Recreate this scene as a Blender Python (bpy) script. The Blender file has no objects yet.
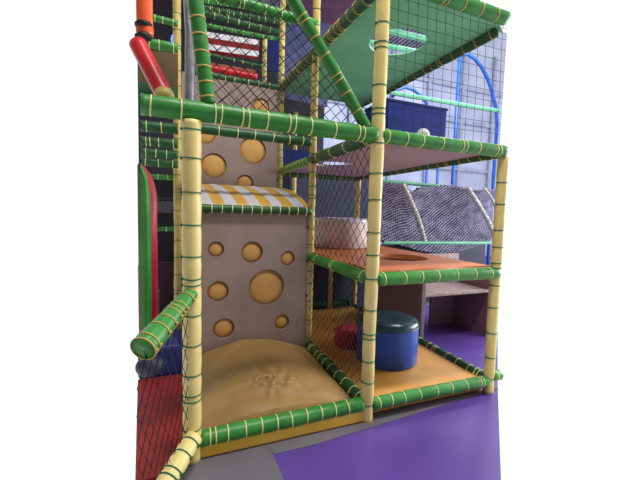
import bpy, bmesh, math, random
from mathutils import Vector, Matrix
from mathutils import noise as mnoise
random.seed(7)
S = bpy.context.scene
COL = S.collection
PI = math.pi
W, L = 1.2, 1.243            # bay width and depth of the play frame (metres)
ZB, ZM, ZT, ZU = 0.12, 1.043, 2.045, 3.09   # rail heights of the levels

# ------------------------------------------------------------------ camera
CX, CY, CZ, YAW, PIT, ROL, FPX = -0.073, -2.1126, 1.5021, 0.3894, 0.0776, 0.0288, 347.2559
Fv = Vector((math.sin(YAW)*math.cos(PIT), math.cos(YAW)*math.cos(PIT), -math.sin(PIT)))
Rv = Vector((math.cos(YAW), -math.sin(YAW), 0)); Uv = Rv.cross(Fv)
R2 = math.cos(ROL)*Rv + math.sin(ROL)*Uv
U2 = -math.sin(ROL)*Rv + math.cos(ROL)*Uv
cd = bpy.data.cameras.new('camera'); cam = bpy.data.objects.new('camera', cd); COL.objects.link(cam)
cd.sensor_fit = 'HORIZONTAL'; cd.sensor_width = 36; cd.lens = FPX/640*36; cd.clip_end = 100
m = Matrix((R2, U2, -Fv)).transposed().to_4x4(); m.translation = Vector((CX, CY, CZ))
cam.matrix_world = m
S.camera = cam
Cp = Vector((CX, CY, CZ))
def at(u, v, ax, val):       # the point of the plane ax = val that is seen in direction (u, v)
    d = Fv + (u-320)/FPX*R2 - (v-240)/FPX*U2
    k = 'XYZ'.index(ax)
    return Cp + d*((val-Cp[k])/d[k])

# ------------------------------------------------------------------ light
wd = bpy.data.worlds.new('hall_daylight'); S.world = wd; wd.use_nodes = True
bg = wd.node_tree.nodes['Background']; bg.inputs[0].default_value = (1, 1, 1, 1); bg.inputs[1].default_value = 1.0
def area(name, loc, target, size, sy, power, col):
    l = bpy.data.lights.new(name, 'AREA'); l.shape = 'RECTANGLE'; l.size = size; l.size_y = sy; l.energy = power; l.color = col
    o = bpy.data.objects.new(name, l); COL.objects.link(o); o.location = loc
    o.rotation_euler = (Vector(target)-Vector(loc)).to_track_quat('-Z', 'Y').to_euler()
    return o
area('window_daylight', (8.0, 0.2, 2.6), (2.2, 1.0, 1.4), 4.5, 3.6, 520, (0.90, 0.94, 1.0))
area('added_overhead_fill', (1.2, -1.4, 6.9), (1.2, 0.6, 0), 2.4, 0.6, 260, (1.0, 0.97, 0.92))  # unseen overhead fill, added to make up for the lost ambient light
area('added_overhead_fill', (6.2, 4.0, 6.9), (6.6, 5.0, 2), 2.4, 0.6, 230, (0.92, 0.95, 1.0))  # second unseen fill, added to brighten the far right of the hall
S.view_settings.view_transform = 'Standard'; S.view_settings.look = 'None'
S.view_settings.exposure = 0.15; S.view_settings.gamma = 1.0; S.view_settings.use_curve_mapping = False

# ------------------------------------------------------------------ materials
def lin(c):
    return tuple(((x/255)/12.92 if x/255 <= 0.04045 else ((x/255+0.055)/1.055)**2.4) for x in c) + (1,)
MATS = {}
def mat(name, rgb, rough=0.5, rgb2=None, scale=6.0, bump=0.0, bscale=30.0, metal=0.0, spec=0.5, emit=0.0, coat=0.0):
    if name in MATS: return MATS[name]
    M = bpy.data.materials.new(name); M.use_nodes = True; nt = M.node_tree; N = nt.nodes; K = nt.links
    b = N['Principled BSDF']
    b.inputs['Roughness'].default_value = rough; b.inputs['Metallic'].default_value = metal
    b.inputs['Specular IOR Level'].default_value = spec
    b.inputs['Coat Weight'].default_value = coat
    tc = N.new('ShaderNodeTexCoord')
    no = N.new('ShaderNodeTexNoise'); no.inputs['Scale'].default_value = scale; no.inputs['Detail'].default_value = 4
    K.new(tc.outputs['Object'], no.inputs['Vector'])
    cr = N.new('ShaderNodeValToRGB')
    c2 = rgb2 or tuple(min(255, int(x*0.88)) for x in rgb)
    cr.color_ramp.elements[0].position = 0.35; cr.color_ramp.elements[1].position = 0.65
    cr.color_ramp.elements[0].color = lin(c2); cr.color_ramp.elements[1].color = lin(rgb)
    K.new(no.outputs['Fac'], cr.inputs['Fac']); K.new(cr.outputs['Color'], b.inputs['Base Color'])
    if emit:
        K.new(cr.outputs['Color'], b.inputs['Emission Color']); b.inputs['Emission Strength'].default_value = emit
    if bump:
        n2 = N.new('ShaderNodeTexNoise'); n2.inputs['Scale'].default_value = bscale; n2.inputs['Detail'].default_value = 5
        K.new(tc.outputs['Object'], n2.inputs['Vector'])
        bp = N.new('ShaderNodeBump'); bp.inputs['Strength'].default_value = bump; bp.inputs['Distance'].default_value = 0.01
        K.new(n2.outputs['Fac'], bp.inputs['Height']); K.new(bp.outputs['Normal'], b.inputs['Normal'])
    MATS[name] = M
    return M
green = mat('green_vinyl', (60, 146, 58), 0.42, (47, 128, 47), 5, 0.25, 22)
darkgreen = mat('dark_green_vinyl', (34, 92, 44), 0.45, (26, 76, 36), 5, 0.25, 22)  # also carries the shade on the rail behind the long front one
mint = mat('mint_vinyl', (110, 190, 150), 0.7)
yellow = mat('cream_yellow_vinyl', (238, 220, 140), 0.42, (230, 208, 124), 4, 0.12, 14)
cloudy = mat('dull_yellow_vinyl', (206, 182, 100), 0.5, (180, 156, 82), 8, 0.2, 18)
tiegreen = mat('green_cable_tie', (38, 120, 72), 0.45)
tieyellow = mat('yellow_cable_tie', (236, 236, 150), 0.45)
tieorange = mat('amber_cable_tie', (214, 180, 84), 0.45)
netblack = mat('black_netting', (16, 16, 18), 0.8)
netgrey = mat('grey_netting', (158, 154, 180), 0.9, (122, 118, 144), 12)
purple = mat('purple_floor_vinyl', (98, 70, 152), 0.33, (86, 60, 138), 1.3, 0.08, 60)
greyfloor = mat('grey_floor_vinyl', (112, 108, 116), 0.5, (98, 95, 104), 2, 0.08, 60)
padyellow = mat('ochre_yellow_pad', (250, 204, 70), 0.45, (236, 188, 56), 3, 0.3, 9)
sand = mat('sand_brown_vinyl', (166, 131, 76), 0.58, (148, 115, 62), 2.5, 0.3, 11)
orangemat = mat('orange_mat_vinyl', (220, 162, 76), 0.45, (206, 146, 62), 3, 0.2, 14)
orange = mat('orange_platform_vinyl', (214, 128, 70), 0.45, (196, 112, 60), 3, 0.15, 14)
plywood = mat('faded_mauve_plywood', (152, 131, 122), 0.6, (139, 119, 110), 3, 0.1, 60)
holeyel = mat('mustard_foam_pad', (206, 158, 88), 0.6, (192, 144, 76), 6, 0.1, 60)
brown = mat('brown_plywood', (126, 94, 100), 0.55, (110, 82, 88), 2)
shelfbrown = mat('scuffed_brown_board', (172, 148, 146), 0.5, (140, 116, 116), 22, 0.2, 50)
steel = mat('galvanised_steel', (150, 150, 154), 0.38, (120, 122, 126), 9, metal=0.6)
bluedrum = mat('blue_drum_vinyl', (34, 84, 186), 0.36, (26, 72, 168), 4, 0.15, 12)
drumtop = mat('dark_teal_drum_top', (44, 84, 92), 0.22, (34, 70, 76), 4, 0.1, 12)
reddark = mat('crimson_drum_vinyl', (190, 34, 58), 0.4)
red = mat('red_vinyl', (214, 36, 40), 0.35, (190, 28, 34), 4, 0.15, 14)
redmat = mat('red_mat', (170, 44, 34), 0.6, (150, 34, 28), 4)
bluemat = mat('navy_mat', (28, 48, 120), 0.55)
navy = mat('navy_panel', (22, 36, 104), 0.75, spec=0.2)
navydark = mat('dark_navy_wall', (30, 32, 62), 0.7, (22, 24, 46), 3)
black = mat('black_board', (14, 14, 16), 0.6)
maroon = mat('maroon_tarpaulin', (110, 66, 92), 0.55, (94, 56, 80), 3)
mauve = mat('mauve_platform_sheet', (178, 152, 160), 0.55, (164, 138, 148), 2)
tarp = mat('green_platform_sheet', (122, 190, 140), 0.5, (108, 176, 126), 2.5, 0.2, 8)
paleblue = mat('pale_blue_hall_wall', (190, 198, 226), 0.6, (168, 176, 210), 1.2)
bluesteel = mat('blue_painted_steel', (40, 98, 200), 0.4)
white = mat('white_board', (226, 224, 228), 0.5)
darkred = mat('dark_red_stripe', (140, 14, 24), 0.6, spec=0.2)
rust = mat('rust_orange_board', (150, 70, 40), 0.6)
ropegrey = mat('fuzzy_grey_rope', (206, 206, 200), 0.9, (120, 122, 118), 40, 0.8, 60)
darkwall = mat('black_hall_wall', (24, 18, 30), 0.7, (14, 12, 18), 2)
mustboard = mat('dark_mustard_board', (92, 72, 30), 0.6)
concrete = mat('dull_hall_floor', (86, 82, 92), 0.7)
orangeinf = mat('orange_inflatable', (240, 104, 50), 0.3, (224, 90, 42), 4, 0.2, 14)
neon = mat('blue_neon', (40, 80, 255), 0.4, (60, 110, 255), emit=4.0)
bolt_m = mat('dark_bolt', (60, 60, 66), 0.4, metal=0.7)

# ------------------------------------------------------------------ helpers
def link(name, bm, material, parent=None, smooth=True, mods=None):
    me = bpy.data.meshes.new(name)
    bmesh.ops.recalc_face_normals(bm, faces=bm.faces[:])
    bm.to_mesh(me); bm.free()
    if smooth:
        for p in me.polygons: p.use_smooth = True
    ms = material if isinstance(material, (list, tuple)) else [material]
    for mm in ms: me.materials.append(mm)
    o = bpy.data.objects.new(name, me); COL.objects.link(o)
    if parent: o.parent = parent
    return o
def tag(o, label=None, cat=None, group=None, kind=None):
    if label: o['label'] = label
    if cat: o['category'] = cat
    if group: o['group'] = group
    if kind: o['kind'] = kind
    return o
def empty(name, loc, label, cat, group=None):
    o = bpy.data.objects.new(name, None); COL.objects.link(o); o.location = loc; o.empty_display_size = 0.05
    return tag(o, label, cat, group)
def box_bm(x0, x1, y0, y1, z0, z1, bev=0.0, seg=2):
    bm = bmesh.new(); bmesh.ops.create_cube(bm, size=1)
    for v in bm.verts:
        v.co = Vector((x0 + (v.co.x+.5)*(x1-x0), y0 + (v.co.y+.5)*(y1-y0), z0 + (v.co.z+.5)*(z1-z0)))
    if bev: bmesh.ops.bevel(bm, geom=bm.edges[:], offset=bev, segments=seg, affect='EDGES', profile=0.5)
    return bm
def frame_axes(d):
    d = d.normalized()
    a = Vector((0, 0, 1)) if abs(d.z) < 0.95 else Vector((1, 0, 0))
    u = d.cross(a).normalized(); v = d.cross(u).normalized()
    return u, v
def sweep(bm, pts, radii, n=16, caps=True):
    rings = []
    for i, p in enumerate(pts):
        a = pts[max(0, i-1)]; b = pts[min(len(pts)-1, i+1)]
        u, v = frame_axes(b-a)
        r = radii[i] if hasattr(radii, '__len__') else radii
        rings.append([bm.verts.new(p + (u*math.cos(2*PI*k/n) + v*math.sin(2*PI*k/n))*r) for k in range(n)])
    for a, b in zip(rings, rings[1:]):
        for k in range(n): bm.faces.new((a[k], a[(k+1) % n], b[(k+1) % n], b[k]))
    if caps: bm.faces.new(rings[0][::-1]); bm.faces.new(rings[-1])
TIE = {}
def tie_mesh(r, material, w=0.0048):
    key = (round(r, 4), material.name)
    if key not in TIE:
        bm = bmesh.new(); n, q = 20, 6
        rings = []
        for i in range(n):
            a = 2*PI*i/n; c = Vector((math.cos(a), math.sin(a), 0))
            rings.append([bm.verts.new(c*(r + 0.003*math.cos(2*PI*j/q)) + Vector((0, 0, w*math.sin(2*PI*j/q)))) for j in range(q)])
        for i in range(n):
            for j in range(q):
                bm.faces.new((rings[i][j], rings[(i+1) % n][j], rings[(i+1) % n][(j+1) % q], rings[i][(j+1) % q]))
        # ratchet head of the tie
        h = bmesh.ops.create_cube(bm, size=1)['verts']
        for v in h: v.co = Vector((r+0.005 + v.co.x*0.008, v.co.y*0.012, v.co.z*0.013))
        me = bpy.data.meshes.new('cable_tie')
        bm.to_mesh(me); bm.free()
        for p in me.polygons: p.use_smooth = True
        me.materials.append(material); TIE[key] = me
    return TIE[key]
def tube(kind, p0, p1, r, label, cat, mfoam=green, mtie=tieyellow, gap=0.14, group=None, n=20, ties=True, jitter=0.25, squeeze=0.93, start=0.05, taper=1.0):
    """a foam sleeved steel tube of the frame with its cable ties"""
    p0, p1 = Vector(p0), Vector(p1); d = p1-p0; ln = d.length; dn = d.normalized()
    root = empty(kind, p0, label, cat, group)
    rnd = random.Random(hash(tuple(round(c, 2) for c in (*p0, *p1))) % 9999)
    ts = []; t = start
    while ties and t < ln-0.03:
        ts.append(t); t += gap*(1+rnd.uniform(-jitter, jitter))
        if rnd.random() < 0.13: ts.append(ts[-1]+0.035)
    u, v = frame_axes(d)
    steps = max(2, int(ln/0.025)); pts = []; rad = []
    for i in range(steps+1):
        s = ln*i/steps
        k = 1.0
        for q in ts:
            k = min(k, squeeze + (1-squeeze)*min(1, abs(s-q)/0.035))
        k *= 1 + 0.02*mnoise.noise(p0*3 + dn*s*9)
        w = mnoise.noise_vector(p0 + dn*s*2.2)*0.004
        pts.append(dn*s + w); rad.append(r*k*(1+(taper-1)*s/ln))
    bm = bmesh.new(); sweep(bm, pts, rad, n)
    link('foam_sleeve', bm, mfoam, root)
    rot = dn.to_track_quat('Z', 'Y')
    me = tie_mesh(r*0.97, mtie)
    for q in ts:
        if taper != 1: me = tie_mesh(r*0.97*(1+(taper-1)*q/ln), mtie)
        o = bpy.data.objects.new('cable_tie', me); COL.objects.link(o); o.parent = root
        o.rotation_mode = 'QUATERNION'
        tilt = Matrix.Rotation(rnd.uniform(-.08, .08), 4, 'X').to_quaternion()
        o.rotation_quaternion = rot @ tilt; o.rotation_quaternion = o.rotation_quaternion
        o.location = dn*q + mnoise.noise_vector(p0 + dn*q*2.2)*0.004
    return root
def strand(bm, pts, r):
    n = 3; prev = None
    for i, p in enumerate(pts):
        a = pts[max(0, i-1)]; b = pts[min(len(pts)-1, i+1)]
        if (b-a).length < 1e-6: continue
        u, v = frame_axes(b-a)
        ring = [bm.verts.new(p + (u*math.cos(2*PI*k/n) + v*math.sin(2*PI*k/n))*r) for k in range(n)]
        if prev:
            for k in range(n): bm.faces.new((prev[k], prev[(k+1) % n], ring[(k+1) % n], ring[k]))
        prev = ring
def net(o, eu, ev, cell, label, diamond=True, r=0.0024, inside=None, sag=0.0, nrm=None, wob=0.012, m=netblack, stretch=1.0, group=None, seed=0):
    """knotted net on the parallelogram o + a*eu + b*ev (a, b in metres), clipped by inside(a, b)"""
    o = Vector(o); eu = Vector(eu); ev = Vector(ev)
    LU, LV = eu.length, ev.length; un_, vn = eu.normalized(), ev.normalized()
    nr = nrm or un_.cross(vn).normalized()
    def P(a, b):
        q = mnoise.noise_vector(Vector((a*2.3+seed, b*2.3, seed*1.7)))
        s = sag*math.sin(PI*min(1, max(0, a/LU)))*math.sin(PI*min(1, max(0, b/LV)))
        return o + un_*(a+q.x*wob) + vn*(b+q.y*wob) + nr*(s + q.z*wob)
    ok = lambda a, b: -1e-6 <= a <= LU+1e-6 and -1e-6 <= b <= LV+1e-6 and (inside is None or inside(a, b))
    bm = bmesh.new()
    def run(a, b, da, db, nst):
        cur = []
        for i in range(nst+1):
            if ok(a, b): cur.append(P(a, b))
            else:
                if len(cur) > 1: strand(bm, cur, r)
                cur = []
            a += da; b += db
        if len(cur) > 1: strand(bm, cur, r)
    if diamond:
        h = cell*0.7071; hu, hv = h, h*stretch
        nu, nv = int(LU/hu)+1, int(LV/hv)+1
        for i in range(-nv-1, nu+nv+2):
            if i % 2: continue
            run(i*hu, 0, hu/2, hv/2, 2*nv+2); run(i*hu, 0, -hu/2, hv/2, 2*nv+2)
    else:
        for i in range(int(LU/cell)+1): run(i*cell, 0, 0, cell/2, int(2*LV/cell)+1)
        for j in range(int(LV/cell)+1): run(0, j*cell, cell/2, 0, int(2*LU/cell)+1)
    ob = link('safety_net', bm, m, None, smooth=False)
    return tag(ob, label, 'net', group)
def plate(name, outline, holes, thick, to3d, material, parent=None, res=32):
    """board with round or oval holes cut through; outline and holes in 2D, to3d maps (a, b, t)"""
    cu = bpy.data.curves.new('tmp', 'CURVE'); cu.dimensions = '2D'; cu.fill_mode = 'BOTH'; cu.extrude = thick/2
    def spline(pts):
        s = cu.splines.new('POLY'); s.points.add(len(pts)-1)
        for i, p in enumerate(pts): s.points[i].co = (p[0], p[1], 0, 1)
        s.use_cyclic_u = True
    spline(outline)
    for (x, y, rx, ry) in holes:
        spline([(x+rx*math.cos(2*PI*k/res), y+ry*math.sin(2*PI*k/res)) for k in range(res)])
    co = bpy.data.objects.new('tmp', cu); COL.objects.link(co)
    dg = bpy.context.evaluated_depsgraph_get()
    me = bpy.data.meshes.new_from_object(co.evaluated_get(dg)); 
    bpy.data.objects.remove(co); bpy.data.curves.remove(cu)
    bm = bmesh.new(); bm.from_mesh(me); bpy.data.meshes.remove(me)
    bmesh.ops.remove_doubles(bm, verts=bm.verts[:], dist=1e-5)
    for v in bm.verts: v.co = Vector(to3d(v.co.x, v.co.y, v.co.z))
    return link(name, bm, material, parent, smooth=False)
def drum(kind, c, r, z0, h, side, top, label, cat, bev=0.03, n=56):
    root = empty(kind, (c[0], c[1], z0), label, cat)
    bm = bmesh.new()
    prof = [(r*0.97, 0), (r, 0.02), (r*1.004, h*0.3), (r*1.004, h*0.7), (r, h-bev)]
    rings = []
    for (q, z) in prof:
        rings.append([bm.verts.new((q*math.cos(2*PI*k/n)*(1+0.006*math.sin(k*1.7+z*9)), q*math.sin(2*PI*k/n)*(1+0.006*math.sin(k*1.7+z*9)), z)) for k in range(n)])
    for a, b in zip(rings, rings[1:]):
        for k in range(n): bm.faces.new((a[k], a[(k+1) % n], b[(k+1) % n], b[k]))
    bm.faces.new(rings[0][::-1])
    link('side_cover', bm, side, root)
    bm = bmesh.new(); rings = []
    for (q, z) in [(r*1.006, h-bev-0.012), (r*1.006, h-bev), (r*0.985, h-bev*0.35), (r*0.93, h), (r*0.5, h+0.008), (r*0.06, h+0.004)]:
        rings.append([bm.verts.new((q*math.cos(2*PI*k/n), q*math.sin(2*PI*k/n), z)) for k in range(n)])
    for a, b in zip(rings, rings[1:]):
        for k in range(n): bm.faces.new((a[k], a[(k+1) % n], b[(k+1) % n], b[k]))
    bm.faces.new(rings[-1])
    link('top_cushion', bm, top, root)
    bm = bmesh.new(); rr = []
    sweep(bm, [Vector((r*1.01*math.cos(2*PI*k/n), r*1.01*math.sin(2*PI*k/n), h-bev-0.010)) for k in range(n+1)], 0.005, 6, False)
    link('piping_seam', bm, top, root)
    return root
def struct(name, bm, material, smooth=False):
    return tag(link(name, bm, material, None, smooth), kind='structure')

# ------------------------------------------------------------------ hall shell
def poly_bm(pts, z0, z1):
    bm = bmesh.new()
    a = [bm.verts.new((x, y, z0)) for x, y in pts]; b = [bm.verts.new((x, y, z1)) for x, y in pts]
    bm.faces.new(a[::-1]); bm.faces.new(b)
    for i in range(len(pts)):
        j = (i+1) % len(pts); bm.faces.new((a[i], a[j], b[j], b[i]))
    return bm
# hall floor: purple vinyl; grey mats are laid on it
struct('floor', poly_bm([(-0.285, -0.2), (-0.17, -1.2), (-0.2, -1.9), (-6, -2.2), (-6, -6), (7, -6), (7, -2.2), (0.2, -1.95), (1.64, -0.78), (2.60, 0.07), (11.8, 8.0), (-1.05, 8.0), (-0.36, 0.9)], -0.05, 0.0), purple)
tag(link('floor_mat', poly_bm([(-0.17, -1.2), (-0.15, -1.75), (0.10, -1.85), (0.505, -0.95), (0.475, -0.35), (0.465, -0.062), (0.42, 0.05), (-0.02, 0.05), (-0.06, -0.10), (-0.2, -0.36)], 0.0005, 0.004), greyfloor, None, False),
    'grey vinyl floor mat in front of the sand mound bay', 'mat')
tag(link('floor_mat', poly_bm([(0.475, -0.13), (0.75, -0.13), (1.25, -0.09), (2.55, 0.02), (2.58, 0.07), (1.25, 0.045), (0.43, 0.05)], 0.0005, 0.0045), greyfloor, None, False),
    'long narrow grey mat strip running along the foot of the frame', 'mat')
# back walls of the hall
struct('wall_back', box_bm(-1.0, 4.1, 8.0, 8.15, 0, 7.6), darkwall)
struct('wall_right', box_bm(4.1, 11.5, 8.0, 8.15, 0, 8.5), paleblue)
bm = poly_bm([(-6, -6), (6.6, -6), (7.0, 4.8), (8.3, 8.0), (-1.1, 8.0), (-2.2, 4.0), (-6, 4.0)], 7.16, 7.25)
for i in range(60):
    x = 2.4+i*0.14
    y0 = 1.6; 
    if x > 8.2: break
    if x > 7.0: y0 = 4.8 + (x-7.0)*3.2/1.3
    b2 = box_bm(x, x+0.07, y0, 8.0, 7.03, 7.17)
    tmp = bpy.data.meshes.new('t'); b2.to_mesh(tmp); b2.free(); bm.from_mesh(tmp); bpy.data.meshes.remove(tmp)
struct('ceiling', bm, mat('corrugated_roof_sheet', (166, 162, 176), 0.5, (134, 130, 146), 3))
struct('wall_left', box_bm(-6.1, -6.0, -6, 4.0, 0, 7.2), mat('grey_hall_wall', (150, 146, 150), 0.7))
struct('wall_front', box_bm(-6, 7.0, -6.1, -6.0, 0, 7.2), MATS['grey_hall_wall'])
for i, x in enumerate((4.9, 6.4, 7.9, 9.4, 10.9)):
    struct('trim_%d' % (i+1), box_bm(x, x+0.12, 7.9, 8.0, 0, 7.5), mat('grey_blue_wall_post', (170, 178, 204), 0.6))
struct('trim_6', box_bm(4.1, 11.4, 7.92, 8.0, 4.9, 5.02), MATS['grey_blue_wall_post'])
struct('trim_8', box_bm(4.1, 11.4, 7.92, 8.0, 6.1, 6.2), MATS['grey_blue_wall_post'])
struct('trim_7', box_bm(4.1, 11.4, 7.92, 8.0, 3.2, 3.3), MATS['grey_blue_wall_post'])

# ------------------------------------------------------------------ frame posts
PG = 'yellow padded posts of the climbing frame'
tube('padded_post', (0, 0, 0.0), (0, 0, 1.995), 0.053, 'thick cream yellow post in front, left of the sand mound', 'post', yellow, tiegreen, 0.175, PG, jitter=.12, start=0.2)
tube('padded_post', (W, 0, 0.0), (W, 0, 3.25), 0.047, 'tall cream yellow post in front of the blue drum', 'post', yellow, tiegreen, 0.2, PG, start=0.13)
tube('padded_post', (2*W, 0, 0.0), (2*W, 0, 2.00), 0.044, 'cream yellow corner post at the right end of the purple floor', 'post', yellow, tiegreen, 0.18, PG, start=0.13)
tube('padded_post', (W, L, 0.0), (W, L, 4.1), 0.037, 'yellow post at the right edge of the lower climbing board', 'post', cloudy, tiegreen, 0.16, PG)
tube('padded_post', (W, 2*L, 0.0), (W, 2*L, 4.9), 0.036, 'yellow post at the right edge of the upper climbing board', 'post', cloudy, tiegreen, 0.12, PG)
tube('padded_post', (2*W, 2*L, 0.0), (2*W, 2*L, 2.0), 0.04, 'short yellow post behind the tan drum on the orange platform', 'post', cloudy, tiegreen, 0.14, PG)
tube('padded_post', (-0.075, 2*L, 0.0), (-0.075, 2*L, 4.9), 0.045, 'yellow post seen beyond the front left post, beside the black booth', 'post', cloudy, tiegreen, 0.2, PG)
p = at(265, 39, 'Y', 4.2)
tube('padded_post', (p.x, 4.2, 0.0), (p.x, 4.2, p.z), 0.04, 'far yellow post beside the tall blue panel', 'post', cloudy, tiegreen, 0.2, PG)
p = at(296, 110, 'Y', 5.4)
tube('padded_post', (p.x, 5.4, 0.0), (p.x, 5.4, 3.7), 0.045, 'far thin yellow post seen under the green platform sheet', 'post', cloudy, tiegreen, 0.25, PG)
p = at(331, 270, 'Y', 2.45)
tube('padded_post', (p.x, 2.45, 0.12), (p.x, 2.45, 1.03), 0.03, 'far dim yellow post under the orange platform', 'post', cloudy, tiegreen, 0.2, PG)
# bare steel post behind the front left one
bm = bmesh.new(); sweep(bm, [Vector((0.02, L, 0.0)), Vector((0.02, L, 2.2)), Vector((0.03, L, 3.0)), Vector((-0.0, L, 3.6))], 0.042, 20)
tag(link('steel_post', bm, steel), 'bare grey steel post beside the diagonal green brace, top left', 'post')

# ------------------------------------------------------------------ frame rails
RG = 'green padded rails of the climbing frame'
tube('padded_rail', (-0.255, 0, ZT+0.005), (W-0.02, 0, ZT), 0.056, 'long bright green rail crossing above the climbing boards', 'rail', green, tieyellow, 0.15, RG)
tube('padded_rail', (W+0.02, 0, ZT), (2*W-0.01, 0, ZT), 0.05, 'bright green rail in front of the mauve platform, under the navy box', 'rail', green, tieyellow, 0.16, RG)
tube('padded_rail', (0.05, 0, ZB), (W-0.045, 0, ZB+0.01), 0.05, 'low green rail on the yellow pad in front of the sand mound', 'rail', green, tieyellow, 0.10, RG, jitter=.1)
tube('padded_rail', (W+0.045, 0, ZB-0.005), (2*W-0.03, 0, ZB-0.01), 0.046, 'low green rail in front of the blue drum', 'rail', green, tieyellow, 0.13, RG)
tube('padded_rail', (W+0.04, 0, ZM), (2*W, 0, ZM), 0.05, 'green rail along the front of the orange platform', 'rail', green, tieyellow, 0.17, RG)
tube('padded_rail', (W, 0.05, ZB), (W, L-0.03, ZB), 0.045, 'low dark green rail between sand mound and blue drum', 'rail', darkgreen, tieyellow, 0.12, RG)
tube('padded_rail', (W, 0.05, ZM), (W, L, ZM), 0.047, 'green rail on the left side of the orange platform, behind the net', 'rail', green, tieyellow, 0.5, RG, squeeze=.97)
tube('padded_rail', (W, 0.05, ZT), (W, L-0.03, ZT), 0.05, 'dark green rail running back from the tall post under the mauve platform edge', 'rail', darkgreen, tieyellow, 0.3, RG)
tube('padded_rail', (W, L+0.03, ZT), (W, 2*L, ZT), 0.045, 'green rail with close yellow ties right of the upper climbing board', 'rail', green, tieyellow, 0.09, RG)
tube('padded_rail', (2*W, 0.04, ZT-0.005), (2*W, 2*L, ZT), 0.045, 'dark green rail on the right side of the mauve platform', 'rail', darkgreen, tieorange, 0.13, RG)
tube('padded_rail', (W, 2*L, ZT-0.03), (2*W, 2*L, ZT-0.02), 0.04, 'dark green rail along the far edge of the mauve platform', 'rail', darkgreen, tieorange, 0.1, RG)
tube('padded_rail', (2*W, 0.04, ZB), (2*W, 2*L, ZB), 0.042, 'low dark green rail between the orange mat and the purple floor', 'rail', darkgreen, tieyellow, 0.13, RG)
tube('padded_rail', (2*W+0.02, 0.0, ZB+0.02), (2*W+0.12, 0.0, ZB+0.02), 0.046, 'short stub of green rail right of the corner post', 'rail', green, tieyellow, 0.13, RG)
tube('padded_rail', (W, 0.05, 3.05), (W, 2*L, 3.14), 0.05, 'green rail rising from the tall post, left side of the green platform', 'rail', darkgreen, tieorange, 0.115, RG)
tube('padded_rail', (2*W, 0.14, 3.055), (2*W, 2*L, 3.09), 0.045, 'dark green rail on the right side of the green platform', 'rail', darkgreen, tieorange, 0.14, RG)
tube('padded_rail', (W+0.04, 0, 3.08), (2*W-0.09, 0, 3.066), 0.05, 'green rail across the top right corner, front of the green platform', 'rail', green, tieorange, 0.2, RG)
tube('padded_rail', (0.04, L, 2.225), (W-0.03, L, 2.215), 0.045, 'green rail coloured dark for shade, hidden close below the long front rail', 'rail', darkgreen, tieyellow, 0.16, RG)  # its shade is put into the darker green
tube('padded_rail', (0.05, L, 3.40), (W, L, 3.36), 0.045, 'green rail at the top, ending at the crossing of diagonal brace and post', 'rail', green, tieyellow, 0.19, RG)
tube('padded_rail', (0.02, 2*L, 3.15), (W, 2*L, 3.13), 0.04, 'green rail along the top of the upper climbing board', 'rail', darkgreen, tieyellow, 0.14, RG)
# diagonal braces in the front plane
tube('padded_brace', (0.0, 0, 2.78), (0.085, 0, 2.10), 0.043, 'short steep green brace left, in front of the grey steel post', 'brace', green, tieorange, 0.085, 'green diagonal braces', jitter=.1)
tube('padded_brace', (0.52, 0, 2.84), (1.11, 0, 2.09), 0.039, 'long green diagonal brace running down to the tall post', 'brace', green, tieorange, 0.13, 'green diagonal braces', jitter=.1)

# ------------------------------------------------------------------ yellow pad, sand mound
bm = box_bm(0.045, W-0.03, -0.03, 0.10, 0.005, 0.10, 0.02, 3)
tag(link('edge_pad', bm, padyellow), 'ochre yellow edge pad under the low green rail', 'pad')
def mound_z(x, y):
    u = (x-0.04)/1.10; v = (y-0.10)/1.12
    b = (max(0, math.sin(PI*min(1, max(0, u**0.9))))**0.85)*(max(0, math.sin(PI*min(1, 0.12+v*0.66)))**0.8)
    z = 0.105 + 0.205*b
    # crumpled lump in the middle with creases running out of it
    dx, dy = x-0.585, y-0.30+0.10*(x-0.585); r = math.hypot(dx*0.55, dy*1.35); a = math.atan2(dy, dx)
    k = math.exp(-(r/0.098)**4)
    rid = 1-abs(mnoise.noise(Vector((x*13+2*y, y*30, 2.3))))*3.2
    z += k*(0.004 + 0.030*max(-0.5, rid) + 0.005*mnoise.noise(Vector((x*40, y*60, 4))))
    z += 0.0055*math.sin(a*9+4*mnoise.noise(Vector((x*6, y*6, 1))))*math.exp(-((r-0.15)/0.10)**2)
    z += 0.004*math.sin((x*0.5+y)*60+5*mnoise.noise(Vector((x*4, y*4, 7))))*max(0, mnoise.noise(Vector((x*3, y*3, 9))))
    z += 0.010*mnoise.noise(Vector((x*5, y*5, 2)))*min(1, 4*b)
    z -= 0.008*math.exp(-((y-0.16-0.05*math.sin(x*5))/0.03)**2)
    return z
bm = bmesh.new(); NX, NY = 180, 180; g = []
for j in range(NY+1):
    row = []
    for i in range(NX+1):
        x = 0.055 + (1.145-0.055)*i/NX; y = 0.06 + (L-0.07-0.06)*j/NY
        row.append(bm.verts.new((x, y, mound_z(x, y))))
    g.append(row)
for j in range(NY):
    for i in range(NX): bm.faces.new((g[j][i], g[j][i+1], g[j+1][i+1], g[j+1][i]))
edge = [g[0][i] for i in range(NX+1)] + [g[j][NX] for j in range(1, NY+1)] + [g[NY][i] for i in range(NX-1, -1, -1)] + [g[j][0] for j in range(NY-1, 0, -1)]
low = [bm.verts.new((v.co.x, v.co.y, 0.005)) for v in edge]
for i in range(len(edge)):
    j = (i+1) % len(edge); bm.faces.new((edge[i], low[i], low[j], edge[j]))
bm.faces.new(low)
tag(link('sand_mound', bm, sand), 'domed sand brown vinyl mound with a crumpled lump in its middle', 'mound')

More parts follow.
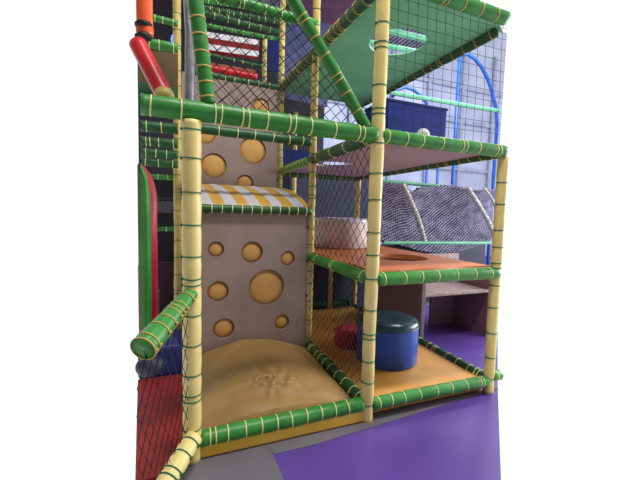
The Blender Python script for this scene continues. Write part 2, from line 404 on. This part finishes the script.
# ------------------------------------------------------------------ climbing boards
def climb_board(y, x0, x1, z0, z1, holes, bolts, label):
    root = empty('climbing_board', (0, y, z0), label, 'climbing board', 'climbing boards with round holes')
    hs = []
    for (u, v, r) in holes:
        p = at(u, v, 'Y', y); q = at(u+r, v, 'Y', y); rr = (q-p).length*0.96
        hs.append((p.x, p.z, rr, rr))
    plate('board', [(x0, z0), (x1, z0), (x1, z1), (x0, z1)], [h for h in hs], 0.04, lambda a, b, t: (a, t+0.005, b-z0), plywood, root, 48)
    for (hx, hz, rr, _) in hs:                  # soft pad bulging a little into each hole
        bm = bmesh.new(); n = 40; rings = []
        for (k, dy) in ((1.03, 0.026), (0.97, 0.020), (0.88, 0.010), (0.65, 0.001), (0.35, -0.004), (0.05, -0.005)):
            rings.append([bm.verts.new((hx + rr*k*math.cos(2*PI*i/n), dy, hz-z0 + rr*k*math.sin(2*PI*i/n))) for i in range(n)])
        for a, b in zip(rings, rings[1:]):
            for i in range(n): bm.faces.new((a[i], a[(i+1) % n], b[(i+1) % n], b[i]))
        bm.faces.new(rings[-1])
        o = link('hole_pad', bm, holeyel, root); tag(o, 'mustard yellow pad filling a round hole')
    for (u, v) in bolts:
        p = at(u, v, 'Y', y)
        bm = bmesh.new(); sweep(bm, [Vector((p.x, -0.024, p.z-z0)), Vector((p.x, -0.013, p.z-z0))], 0.012, 12)
        link('bolt', bm, bolt_m, root)
    return root
climb_board(L+0.0, 0.075, W-0.035, 0.06, 1.50, [(216, 249, 8.3), (252, 252, 11), (287.5, 258, 7.3), (218, 291, 11), (266.5, 287, 18), (223.5, 328, 11), (281.5, 321.5, 7.5)],
            [(206, 212), (296, 213), (299, 213), (307, 227), (306.5, 261), (306, 295), (294, 344)], 'lower mauve grey climbing board with seven yellow holes behind the sand mound')
climb_board(2*L, -0.03, W-0.03, 1.72, 3.13, [(206, 134, 10), (214, 165.5, 13), (253, 150.5, 13.5), (245, 183, 8.5), (261, 107, 8.5)],
            [(277, 100), (277, 180)], 'upper mauve grey climbing board above the striped ledge')

# striped ledge between the boards
root = empty('striped_ledge', (0, L, 1.5), 'yellow and white striped padded ledge on top of the lower climbing board', 'padded ledge')
bm = bmesh.new(); NX, NY = 90, 14; g = []
x0, x1 = 0.07, W-0.03
def ledge(x, t):     # t 0 front .. 1 back
    y = -0.01 + (L-0.03)*t
    z = 0.045 + 0.26*math.sin(PI/2*min(1, t*1.15))**0.8
    z += 0.006*math.sin(x*40+t*3)*math.sin(PI*t)
    return Vector((x, y, z))
for j in range(NY+1):
    g.append([bm.verts.new(ledge(x0+(x1-x0)*i/NX, j/NY)) for i in range(NX+1)])
for j in range(NY):
    for i in range(NX):
        f = bm.faces.new((g[j][i], g[j][i+1], g[j+1][i+1], g[j+1][i])); f.material_index = 0
low = []
edge = [g[0][i] for i in range(NX+1)] + [g[j][NX] for j in range(1, NY+1)] + [g[NY][i] for i in range(NX-1, -1, -1)] + [g[j][0] for j in range(NY-1, 0, -1)]
low = [bm.verts.new((v.co.x, v.co.y, 0.0)) for v in edge]
for i in range(len(edge)):
    j = (i+1) % len(edge); bm.faces.new((edge[i], low[i], low[j], edge[j]))
bm.faces.new(low)
stripe = bpy.data.materials.new('yellow_white_striped_vinyl'); stripe.use_nodes = True
nt = stripe.node_tree; b = nt.nodes['Principled BSDF']; b.inputs['Roughness'].default_value = 0.4
tc = nt.nodes.new('ShaderNodeTexCoord'); sx = nt.nodes.new('ShaderNodeSeparateXYZ'); nt.links.new(tc.outputs['Object'], sx.inputs[0])
ad = nt.nodes.new('ShaderNodeMath'); ad.operation = 'MULTIPLY_ADD'; ad.inputs[1].default_value = 0.12; nt.links.new(sx.outputs['Y'], ad.inputs[0]); nt.links.new(sx.outputs['X'], ad.inputs[2])
mu = nt.nodes.new('ShaderNodeMath'); mu.operation = 'MULTIPLY'; mu.inputs[1].default_value = 1/0.225; nt.links.new(ad.outputs[0], mu.inputs[0])
fr = nt.nodes.new('ShaderNodeMath'); fr.operation = 'FRACT'; nt.links.new(mu.outputs[0], fr.inputs[0])
cr = nt.nodes.new('ShaderNodeValToRGB'); cr.color_ramp.interpolation = 'CONSTANT'
cr.color_ramp.elements[0].color = lin((200, 156, 60)); cr.color_ramp.elements[1].position = 0.5; cr.color_ramp.elements[1].color = lin((196, 192, 200))
nt.links.new(fr.outputs[0], cr.inputs[0]); nt.links.new(cr.outputs[0], b.inputs['Base Color'])
o = link('striped_cushion', bm, stripe, root)
bm = bmesh.new(); n = 30
sweep(bm, [Vector((0.07+1.11*i/n, -0.045, 0.018+0.002*math.sin(i))) for i in range(n+1)], 0.036, 14)
link('edge_roll', bm, darkgreen, root)
me = tie_mesh(0.036, tieyellow)
for i in range(12):
    o = bpy.data.objects.new('cable_tie', me); COL.objects.link(o); o.parent = root
    o.location = (0.12+0.091*i, -0.045, 0.018); o.rotation_euler = (0, PI/2, 0)

# ------------------------------------------------------------------ right bay: mats, platforms
def oval(u0, u1, v0, v1, z):
    a, b = at(u0, (v0+v1)/2, 'Z', z), at(u1, (v0+v1)/2, 'Z', z)
    return a, b
bm = box_bm(W+0.03, 2*W-0.03, 0.03, 2*L-0.03, 0.01, 0.115, 0.02, 3)
tag(link('floor_cushion', bm, orangemat), 'orange yellow floor cushion under the blue and red drums', 'floor cushion')
def sheet(name, x0, x1, y0, y1, z, th, hole, material, label, sag=0.0, bulge=0.0):
    o = plate(name, [(x0, y0), (x1, y0), (x1, y1), (x0, y1)], [hole], th, lambda a, b, t: (a, b, z+t), material, None, 48)
    return tag(o, label, 'platform')
# orange middle platform with oval opening
c = at(401, 258.5, 'Z', 1.09)
sheet('platform_deck', W+0.03, 2*W-0.03, 0.04, 2*L, 1.075, 0.05, (c.x, c.y+0.03, 0.27, 0.27), orange, 'orange middle platform deck with a round opening')
tag(link('platform_lining', box_bm(W+0.03, 2*W-0.03, 0.05, 0.3, 1.02, 1.045), brown, None, False), 'dark board under the front edge of the orange platform', 'board')
c = at(335, 168, 'Z', 2.04)
sheet('platform_deck', W+0.02, 2*W-0.02, 0.02, 2*L-0.02, 2.055, 0.03, (1.53, 1.46, 0.22, 0.22), mauve, 'mauve underside of the platform above the orange one, with a round opening')
sheet('platform_sheet', W+0.02, 2*W-0.02, 0.02, 2*L-0.02, 3.085, 0.02, (1.80, 0.71, 0.26, 0.26), tarp, 'green platform sheet overhead with a round opening')
# maroon sheet one level higher
bm = box_bm(W+0.15, W+1.2, 1.7, 3.3, 4.55, 4.58)
tag(link('platform_sheet', bm, maroon, None, False), 'maroon platform sheet seen above the green rail at the top', 'platform')

# drums
drum('foam_drum', (1.794, 0.661), 0.29, 0.117, 0.40, bluedrum, drumtop, 'large blue vinyl drum with a dark glossy top on the orange cushion', 'drum', 0.04)
drum('foam_drum', (1.62, 1.10), 0.165, 0.117, 0.165, reddark, reddark, 'small low crimson drum behind the blue one', 'drum', 0.02)
drum('foam_drum', (1.76, 1.70), 0.345, 1.102, 0.345, mat('tan_vinyl', (206, 182, 176), 0.5), mat('pale_tan_vinyl', (204, 196, 206), 0.35), 'wide tan drum on the orange middle platform', 'drum', 0.03)

# navy box on the mauve platform
bm = box_bm(0, 0.8, 0, 0.55, 0, 0.36, 0.02)
root = empty('box', (2.6, 2.2, 2.76), 'navy blue padded box behind the square net, right of the tall post', 'box')
p0 = at(387, 96, 'Y', 2.0); p1 = at(446, 140, 'Y', 2.0)
root.location = (p0.x, 2.0, p1.z-0.12)
link('padded_body', box_bm(0, p1.x-p0.x, 0, 0.6, 0, p0.z-p1.z+0.08, 0.03), navy, root, False)
link('lid', box_bm(-0.01, p1.x-p0.x+0.01, -0.01, 0.61, p0.z-p1.z+0.06, p0.z-p1.z+0.10, 0.015), mat('dark_navy_lid', (20, 30, 84), 0.7, spec=0.2), root, False)
bm = bmesh.new(); bmesh.ops.create_uvsphere(bm, u_segments=20, v_segments=12, radius=0.05)
o = tag(link('ball', bm, white), 'small white ball on the mauve platform below the navy box', 'ball'); q = at(423, 133, 'Y', 0.12); o.location = (q.x, 0.12, 2.122)

# ------------------------------------------------------------------ beyond the right bay
xw = 2*W+0.02
p0 = at(386, 330, 'X', xw+0.08); p1 = at(420, 330, 'X', xw+0.08)
root = empty('divider_board', (xw+0.08, p1.y, 0), 'brown upright board under the orange platform, behind the blue drum', 'board')
link('panel', box_bm(0, 0.03, 0.03, 1.30, 0.0, 1.03), brown, root, False)
link('edge_trim', box_bm(-0.005, 0.05, -0.01, 0.035, 0.0, 1.03, 0.006), mat('mauve_edge', (126, 104, 112), 0.5), root, False)
root = empty('crawl_shelf', (2.5, 0.6, 0.8), 'scuffed light brown shelf board seen below the green rail on the right', 'shelf')
q0 = at(420, 299, 'Z', 0.86); q1 = at(486, 291, 'Z', 0.86)
Y0 = 1.05
a = at(420, 298, 'Y', Y0); b = at(489, 291, 'Y', Y0)
root.location = (a.x, Y0, a.z)
bm = box_bm(0.06, b.x-a.x, 0, 0.62, 0.0, 0.035, 0.006)
link('shelf_board', bm, shelfbrown, root, False)
link('back_board', box_bm(0, b.x-a.x, 0.62, 0.65, -0.02, 0.22), brown, root, False)
link('side_board', box_bm(b.x-a.x, b.x-a.x+0.03, 0.0, 0.65, -a.z+0.005, 0.2), brown, root, False)
link('rear_board', box_bm((b.x-a.x)*0.62, b.x-a.x, 0.58, 0.61, -a.z+0.005, -0.005), brown, root, False)
q0, q1 = at(424, 306, 'Y', 2.6), at(456, 302, 'Y', 2.6)
tube('padded_rail', q0, q1, 0.05, 'dark green rail under the scuffed shelf', 'rail', darkgreen, tieyellow, 0.12, RG)
p0 = at(424, 254, 'Y', 1.9); p1 = at(459, 254, 'Y', 1.9)
tag(link('low_board', box_bm(p0.x, p1.x, 1.9, 1.93, 0.86, p0.z), shelfbrown, None, False), 'small scuffed board standing behind the orange platform', 'board')
tag(link('partition', box_bm(3.2, 5.3, 2.75, 2.8, 0.0, 1.3), navydark, None, False), 'dark panel beneath the sagging grey cargo net', 'partition')
# dark padded wall behind the bays
tag(link('padded_wall', box_bm(W+0.1, 3.6, 2.62, 2.72, 0.0, 1.02, 0.02), navydark, None, False), 'dark navy padded wall behind the orange floor cushion', 'partition')
tag(link('partition', box_bm(2.6, 5.2, 6.6, 6.7, 0.0, 2.6, 0.02), navydark, None, False), 'dark navy partition far back between the platforms', 'partition')
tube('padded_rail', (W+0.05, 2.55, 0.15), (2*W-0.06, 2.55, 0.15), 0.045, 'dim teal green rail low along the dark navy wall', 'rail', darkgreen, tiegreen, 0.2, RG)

# cargo net hammock beyond the right corner
HY = 2.2
def hp(u, v, y=HY): return at(u, v, 'Y', y)
bm = bmesh.new()
NA, NB = 32, 22
def hammock(s, t):                     # s along, t from top (0) to bottom (1)
    A = hp(381, 182+1.5*math.sin(s*9)); B = hp(498, 190)
    top = A.lerp(B, s); top.z += 0.02*math.sin(s*14) - 0.09*math.sin(PI*min(1, max(0, (s-0.18)/0.14)))*(0.18 < s < 0.32)
    Ab = hp(381, 240); Bb = hp(499, 238)
    bot = Ab.lerp(Bb, s); bot.z -= 0.22*math.sin(PI*s)**1.2
    p = top.lerp(bot, t)
    p.y += 0.12*math.sin(PI*t) + 0.03*mnoise.noise(Vector((s*9, t*6, 0)))
    p.z += 0.02*mnoise.noise(Vector((s*12, t*9, 3)))
    return p
for k in range(-NB, NA+1):
    for sg in (1, -1):
        pts = []
        for j in range(NB+1):
            i = k + j if sg == 1 else k + NB - j
            if 0 <= i <= NA: pts.append(hammock(i/NA, j/NB))
        if len(pts) > 1: strand(bm, pts, 0.010)
tag(link('cargo_net', bm, netgrey, None, False), 'thick grey knotted cargo net hung as a hammock on the right', 'net')
# dark backing layer a little behind, added so the gaps of the net look shaded
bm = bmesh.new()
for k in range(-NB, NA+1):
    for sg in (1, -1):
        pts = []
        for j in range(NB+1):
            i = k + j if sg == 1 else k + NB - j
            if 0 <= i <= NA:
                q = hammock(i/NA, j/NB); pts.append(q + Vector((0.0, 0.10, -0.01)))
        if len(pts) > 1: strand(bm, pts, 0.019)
tag(link('cargo_net', bm, mat('dark_gap_backing', (34, 32, 44), 0.9), None, False), 'dark backing layer added right behind the grey hammock net to darken its gaps', 'net')
def fuzzy(u0, v0, u1, v1, label, r=0.05):
    A = hp(u0, v0, 2.1); B = hp(u1, v1, 2.1)
    bm = bmesh.new(); n = 90; pts = []; rad = []
    for i in range(n+1):
        t = i/n; p = A.lerp(B, t); p.x += 0.04*math.sin(PI*t)
        pts.append(p); rad.append(r*(1+0.16*math.sin(i*1.9)+0.10*random.uniform(-1, 1)))
    sweep(bm, pts, rad, 14)
    tag(link('rope_bound_pole', bm, ropegrey), label, 'pole', 'rope bound poles on the cargo net')
fuzzy(402, 183, 425, 243, 'rope bound grey pole leaning on the left half of the cargo net', 0.036)
fuzzy(467, 187, 497, 240, 'rope bound grey pole leaning on the right half of the cargo net', 0.036)
fuzzy(484, 188, 497, 212, 'short thin rope bound pole at the right end of the cargo net', 0.02)
p0, p1 = hp(381, 181, 2.45), hp(440, 186, 2.45)
tube('padded_rail', p0, p1, 0.03, 'mint green rail along the top of the cargo net', 'rail', mint, tiegreen, 0.4, RG, ties=False)

p0, p1 = hp(383, 243, 2.05), hp(493, 243, 2.05)
tube('padded_rail', p0, p1, 0.022, 'thin mint green rail along the lower part of the cargo net', 'rail', mint, tiegreen, 0.4, RG, ties=False)

# blue steel arch and poles far right
BY = 5.5
def steelpath(pts, r, label, name='steel_pole'):
    bm = bmesh.new(); sweep(bm, pts, r, 12); return tag(link(name, bm, bluesteel), label, 'pole', 'blue steel poles')
A = at(460, 55, 'Y', BY); 
steelpath([Vector((A.x, BY, 0)), Vector((A.x, BY, A.z))], 0.05, 'tall blue steel pole on which the curved pole starts')
arc = [at(u, v, 'Y', BY) for u, v in ((460, 55), (467, 54), (474, 58), (481, 66), (487, 77), (492, 91), (496, 108), (497, 125))]
arc += [Vector((arc[-1].x, BY, arc[-1].z*(1-t))) for t in (0.1, 0.3, 0.6, 1.0)]
steelpath(arc, 0.05, 'curved blue steel pole arching down at the right edge', 'arched_pole')
for u, lab in ((427, 'thin blue steel pole left of a similar one, behind the cargo net'), (438, 'thin blue steel pole in the middle, behind the cargo net')):
    A = at(u, 165, 'Y', BY+1.2); steelpath([Vector((A.x, BY+1.2, 0)), Vector((A.x, BY+1.2, 3.6))], 0.04, lab)
arc = [at(u, v, 'Y', BY) for u, v in ((392, 97), (398, 90), (405, 87), (414, 90), (422, 97), (427, 104))]
steelpath(arc, 0.04, 'small curved blue pole end above the navy box', 'arched_pole')
p0, p1 = at(388, 92, 'Y', 4.6), at(499, 111, 'Y', 4.6)
tube('padded_rail', p0, p1, 0.045, 'mint green rail crossing behind the square net on the right', 'rail', mint, tieyellow, 0.3, RG, ties=False)
for k, (u0, v0, u1, v1) in enumerate(((384, 29, 436, 42), (384, 46, 436, 56))):
    p0, p1 = at(u0-26, v0-6, 'Z', 5.0+k*0.3), at(u1, v1, 'Z', 5.0+k*0.3)
    tube('padded_rail', p0, p1, 0.06, ['upper', 'lower'][k]+' mint green rail seen through the opening in the green sheet', 'rail', mint, tieyellow, 0.3, RG, ties=False)

# ------------------------------------------------------------------ things above the upper board
def slab(name, u0, v0, u1, v1, h, y, th, material, label, cat, par=None):
    """board facing the front between two points on the plane Y = y, of height h"""
    a, b = at(u0, v0, 'Y', y), at(u1, v1, 'Y', y)
    bm = bmesh.new()
    vs = [bm.verts.new(q) for q in (a, b, b-Vector((0, 0, h)), a-Vector((0, 0, h)))]
    ws = [bm.verts.new(v.co + Vector((0, th, 0))) for v in vs]
    bm.faces.new(vs); bm.faces.new(ws[::-1])
    for i in range(4): bm.faces.new((vs[i], vs[(i+1) % 4], ws[(i+1) % 4], ws[i]))
    return tag(link(name, bm, material, None, False), label, cat)
YS = 3.9
st = bpy.data.materials.new('red_white_board_stripes'); st.use_nodes = True
root = empty('striped_board', (0, YS, 3.9), 'white board with dark red stripes seen through the net at the top', 'board')
a, b = at(196, 30, 'Y', YS), at(259, 40, 'Y', YS)
hh = 0.325
def band(f0, f1, y0, material, name):
    bm = bmesh.new(); loc = Vector((0, YS, 3.9))
    vs = [bm.verts.new(q-loc) for q in (a-Vector((0, 0, hh*f0)), b-Vector((0, 0, hh*f0)), b-Vector((0, 0, hh*f1)), a-Vector((0, 0, hh*f1)))]
    ws = [bm.verts.new(v.co + Vector((0, 0.03, 0))) for v in vs]
    for v in vs: v.co.y += y0
    bm.faces.new(vs); bm.faces.new(ws[::-1])
    for i in range(4): bm.faces.new((vs[i], vs[(i+1) % 4], ws[(i+1) % 4], ws[i]))
    link(name, bm, material, root, False)
band(0, 1, 0, white, 'panel'); band(0.27, 0.55, -0.005, darkred, 'stripe'); band(0.84, 1.0, -0.005, darkred, 'stripe')
bpy.data.materials.remove(st)
slab('board', 196, 60, 256, 70, 0.17, 3.7, 0.03, rust, 'rust orange board below the striped board', 'board')
p0, p1 = at(200, 66, 'Y', 3.1), at(257, 77, 'Y', 3.1)
tube('foam_roll', p0, p1, 0.045, 'red foam roll lying behind the upper climbing board', 'foam roll', red, red, 0.3, ties=False)
slab('panel', 268, 36, 279, 38, 0.62, 4.6, 0.04, navy, 'tall narrow royal blue panel beside the far yellow post', 'panel')
for k, (y, u0, v0, u1, v1, r, mm) in enumerate(((3.0, 196, 11, 281, 33, .042, darkgreen), (3.6, 196, -2, 262, 8, .05, green), (3.5, 196, 23, 282, 40, .03, green), (3.2, 196, 52, 262, 66, .022, darkgreen), (4.6, 196, 6, 290, 24, .05, darkgreen))):
    tube('padded_rail', at(u0, v0, 'Y', y), at(u1, v1, 'Y', y), r,
         ['dark green rail above the striped board, nearest of the upper rear rails', 'green rail at the very top left of the far post', 'thin green rail resting just above the striped board',
          'very thin green rail between striped board and red foam roll', 'dark green far rail behind the upper nets'][k], 'rail', mm, tieyellow, 0.15, RG)
# blue grey padded wall behind the upper posts
slab('wall_panel', 279, -6, 330, 10, 2.0, 5.0, 0.05, mat('slate_blue_panel', (66, 72, 116), 0.6, (48, 52, 90), 3), 'slate blue wall panel behind the nets, left of the long diagonal brace', 'panel')
slab('wall_panel', 283, 148, 310, 152, 0.25, 4.2, 0.05, navy, 'low navy panel right of the upper climbing board', 'panel')

# ------------------------------------------------------------------ left side: access ramp fence and dark play area
hd = Vector((-0.507, -0.862, 0))
tube('padded_handrail', Vector((-0.01, -0.02, 1.015)), Vector((-0.222, -0.380, 0.858)), 0.044, 'wide bright green handrail sloping down to the lower left', 'handrail', green, tieorange, 0.085, None, taper=1.45, jitter=.35)
tube('padded_rail', (0.005, -0.055, 0.17), (-0.17, -0.31, 0.07), 0.054, 'cream yellow bottom tube running towards the lower left', 'rail', yellow, tiegreen, 0.09, RG, start=.04)
def fence_in(a, b):
    return b > 0.03 and b < 0.86 - a*0.35
net(Vector((-0.02, -0.04, 0.13)), hd*0.45, Vector((0, 0, 0.9)), 0.042, 'black diamond net hanging under the sloping green handrail', True, 0.0022, inside=fence_in, wob=0.008, stretch=2.1, seed=1)
tag(link('floor_mat', poly_bm([(-0.29, -0.12), (-0.06, -0.12), (-0.045, 0.0), (-0.02, 0.06), (-0.02, 1.13), (-0.395, 1.13), (-0.36, 0.7)], 0.003, 0.03), redmat, None, False), 'red floor mat behind the net at lower left', 'mat')
tag(link('padded_step', box_bm(-0.40, -0.05, 1.15, 1.6, 0.0, 0.30, 0.04, 3), bluemat, None, False), 'dark blue padded step at the far end of the red mat', 'step')
# grey bulb on the handrail's far side
bm = bmesh.new(); bmesh.ops.create_uvsphere(bm, u_segments=24, v_segments=14, radius=0.07)
for v in bm.verts: v.co.x *= 1.25
o = tag(link('ball', bm, mat('dark_slate_ball', (52, 54, 74), 0.5)), 'dark slate ball beneath the green handrail', 'ball'); q = at(150, 366, 'Y', 0.35); o.location = q
# arch: green and red padded entrance
root = empty('padded_arch', (-0.5, 0.9, 0), 'tall rounded green and red padded arch end at the left edge', 'arch')
def archpad(u0, u1, v0, v1, y, th, mm, name):
    a, b = at(u0, v0, 'Y', y), at(u1, v1, 'Y', y)
    w_ = b.x-a.x; zt = a.z; r = w_
    pr_ = [(a.x, b.z)]
    pts = [(a.x, b.z), (b.x, b.z)] + [(a.x + w_*math.cos(k*PI/2/12), zt - 0.32 + 0.32*math.sin(k*PI/2/12)) for k in range(13)]
    bm = bmesh.new()
    f = [bm.verts.new(Vector((x, y, z))-root.location) for x, z in pts]; g_ = [bm.verts.new(Vector((x, y+th, z))-root.location) for x, z in pts]
    bm.faces.new(f); bm.faces.new(g_[::-1])
    for i in range(len(f)):
        j = (i+1) % len(f); bm.faces.new((f[i], f[j], g_[j], g_[i]))
    bmesh.ops.bevel(bm, geom=[e for e in bm.edges], offset=0.012, segments=2, affect='EDGES')
    link(name, bm, mm, root)
archpad(138, 150, 163, 330, 0.75, 0.25, green, 'green_pad')
archpad(137, 157.5, 163, 330, 1.02, 0.15, reddark, 'red_pad')
slab('side_pad', 150, 292, 159, 292, 0.55, 1.2, 0.1, darkgreen, 'dark green pad standing behind the red edge of the arch', 'pad')
# rails of the left rear bays
LR = [(1.0, 118, 121, 6), (1.35, 134, 137, 5), (1.6, 145, 148, 5), (1.85, 155, 158, 4.5), (2.3, 171, 173, 3)]
LN = ['topmost and thickest of the stacked dark green rails at the left', 'second from the top of the stacked rails at the left', 'middle one of the stacked rails at the left', 'fourth of the stacked rails at the left', 'lowest and brightest of the stacked rails at the left']
for (y, v0, v1, rp), lab in zip(LR, LN):
    A = at(140.5, v0+rp+2, 'Y', y+0.5); B = at(178, v1+rp+2, 'Y', y+0.5)
    rr = (at(150, 100, 'Y', y+.5)-at(150+rp, 100, 'Y', y+.5)).length
    tube('padded_rail', A, B, rr, lab, 'rail', green if y > 2 else darkgreen, tieyellow, 0.13, RG)
A, B = at(152, 229, 'Y', 3.0), at(178, 229, 'Y', 3.0)
tube('padded_rail', A, B, 0.03, 'green rail with close yellow ties in front of the black booth', 'rail', green, tieyellow, 0.1, RG)
# black booth
root = empty('booth', (-0.6, 3.6, 0), 'black booth with a grey speckled band in the dark left area', 'booth')
a, b = at(150, 178, 'Y', 3.6), at(184, 178, 'Y', 3.6)
link('cabinet', box_bm(a.x-root.location.x, b.x-root.location.x, 0, 0.6, 0, a.z, 0.01), black, root, False)
c1, c2 = at(156, 201, 'Y', 3.6), at(180, 213, 'Y', 3.6)
link('grey_band', box_bm(c1.x-root.location.x, c2.x-root.location.x, -0.012, 0, c2.z, c1.z), mat('speckled_grey', (100, 98, 108), 0.8, (60, 60, 66), 60), root, False)
c1, c2 = at(157, 197, 'Y', 3.6), at(176, 200, 'Y', 3.6)
for k in range(5):
    w_ = (c2.x-c1.x)/5
    link('faint_marking', box_bm(c1.x-root.location.x+w_*k, c1.x-root.location.x+w_*(k+0.75), -0.008, 0, c2.z, c1.z), mat('faded_grey_print', (64, 62, 68), 0.8), root, False)
slab('board', 141, 262, 184, 263, 0.7, 3.0, 0.05, mat('dark_maroon_board', (52, 16, 28), 0.7), 'dark maroon board below the black booth', 'board')
# upper left
bm = bmesh.new(); q0, q1 = at(144, -12, 'Y', 0.8), at(145, 38, 'Y', 0.8)
pts = [q0.lerp(q1, i/12) for i in range(13)]
root = empty('inflatable_tube', q1, 'orange inflatable tube with black bands at the top left corner', 'inflatable')
sweep(bm, [p-q1 for p in pts], [0.055]*10+[0.06, 0.058, 0.045], 20); link('tube_body', bm, orangeinf, root)
for (v0, v1) in ((22, 28), (34, 40)):
    bm = bmesh.new(); A, B = at(143, v0, 'Y', 0.78), at(144, v1, 'Y', 0.78); sweep(bm, [A-q1, A.lerp(B, .3)-q1, A.lerp(B, .7)-q1, B-q1], [0.04, 0.058, 0.058, 0.04], 20); link('black_band', bm, black, root)
tube('padded_rail', at(138, 41.5, 'Y', L), at(178, 48.5, 'Y', L), 0.04, 'green rail above the mustard board at the top left', 'rail', green, tieyellow, 0.11, RG)
tube('padded_rail', at(150, 17, 'Y', 2.0), at(178, 24, 'Y', 2.0), 0.033, 'small green rail next to the orange inflatable', 'rail', green, tieyellow, 0.08, RG)
slab('board', 138, 48, 178, 54, 0.32, 1.9, 0.03, mustboard, 'dark mustard board behind the red slide tube', 'board')
slab('board', 138, 66, 178, 72, 0.30, 2.2, 0.03, darkgreen, 'dark green board below the mustard one', 'board')
A, B = at(138, 44, 'Y', 0.30), at(165, 97, 'Y', 0.12)
root = tube('padded_brace', A, B, 0.05, 'red padded brace sloping down at the top left', 'brace', red, red, 1, None, ties=False)
bm = bmesh.new(); C0, C1 = at(162, 92, 'Y', 0.03), at(171, 98, 'Y', 0.03)
sweep(bm, [B.lerp(A, 0.12)-A, B-A, B.lerp(A, -0.08)-A], [0.047, 0.053, 0.046], 18); link('end_cap', bm, cloudy, root)
# neon sign
bm = bmesh.new(); q = at(175.5, 40, 'Y', 3.4)
sweep(bm, [Vector((0.05*math.cos(2*PI*k/24), 0, 0.07*math.sin(2*PI*k/24))) for k in range(25)], 0.012, 8, False)
o = tag(link('neon_ring', bm, neon), 'small glowing blue ring lamp behind the far left post', 'lamp'); o.location = q

# ------------------------------------------------------------------ safety nets
def tri(a, b):      # between the two braces above the front rail
    x, z = a+0.06, b+2.10
    l = 0.095 + (0.0-0.095)*(z-2.10)/0.68 + 0.045
    r = 1.12 + (0.52-1.12)*(z-2.09)/0.75 - 0.045
    return l < x < r
net((0.06, 0.01, 2.10), (1.1, 0, 0), (0, 0, 0.72), 0.055, 'black net filling the triangle between the two diagonal braces', True, 0.003, inside=tri, wob=0.02, seed=2)
net((W+0.045, 0.01, 2.09), (1.13, 0, 0), (0, 0, 0.95), 0.082, 'black square mesh net across the top right opening', False, 0.0019, wob=0.012, seed=3)
net((W, 0.05, 1.09), (0, L-0.08, 0), (0, 0, 0.91), 0.075, 'black net on the left side of the orange platform', True, 0.0024, wob=0.02, seed=4)
net((W, 0.05, 0.165), (0, L-0.08, 0), (0, 0, 0.83), 0.062, 'black net between sand mound and drums', True, 0.0022, wob=0.015, seed=5)
net((W, L+0.03, 2.09), (0, L-0.06, 0), (0, 0, 1.0), 0.07, 'black net between the far yellow posts right of the upper climbing board', True, 0.0024, wob=0.02, seed=6)
net((0.06, L, 2.28), (W-0.1, 0, 0), (0, 0, 1.05), 0.075, 'black net in front of the striped red board', True, 0.0022, wob=0.02, seed=7)
A = at(150, 24, 'Y', 1.6)
net((A.x, 1.6, A.z), (0.22, 0, 0), (0, 0, 0.5), 0.06, 'small black net beside the orange inflatable', False, 0.002, seed=8)
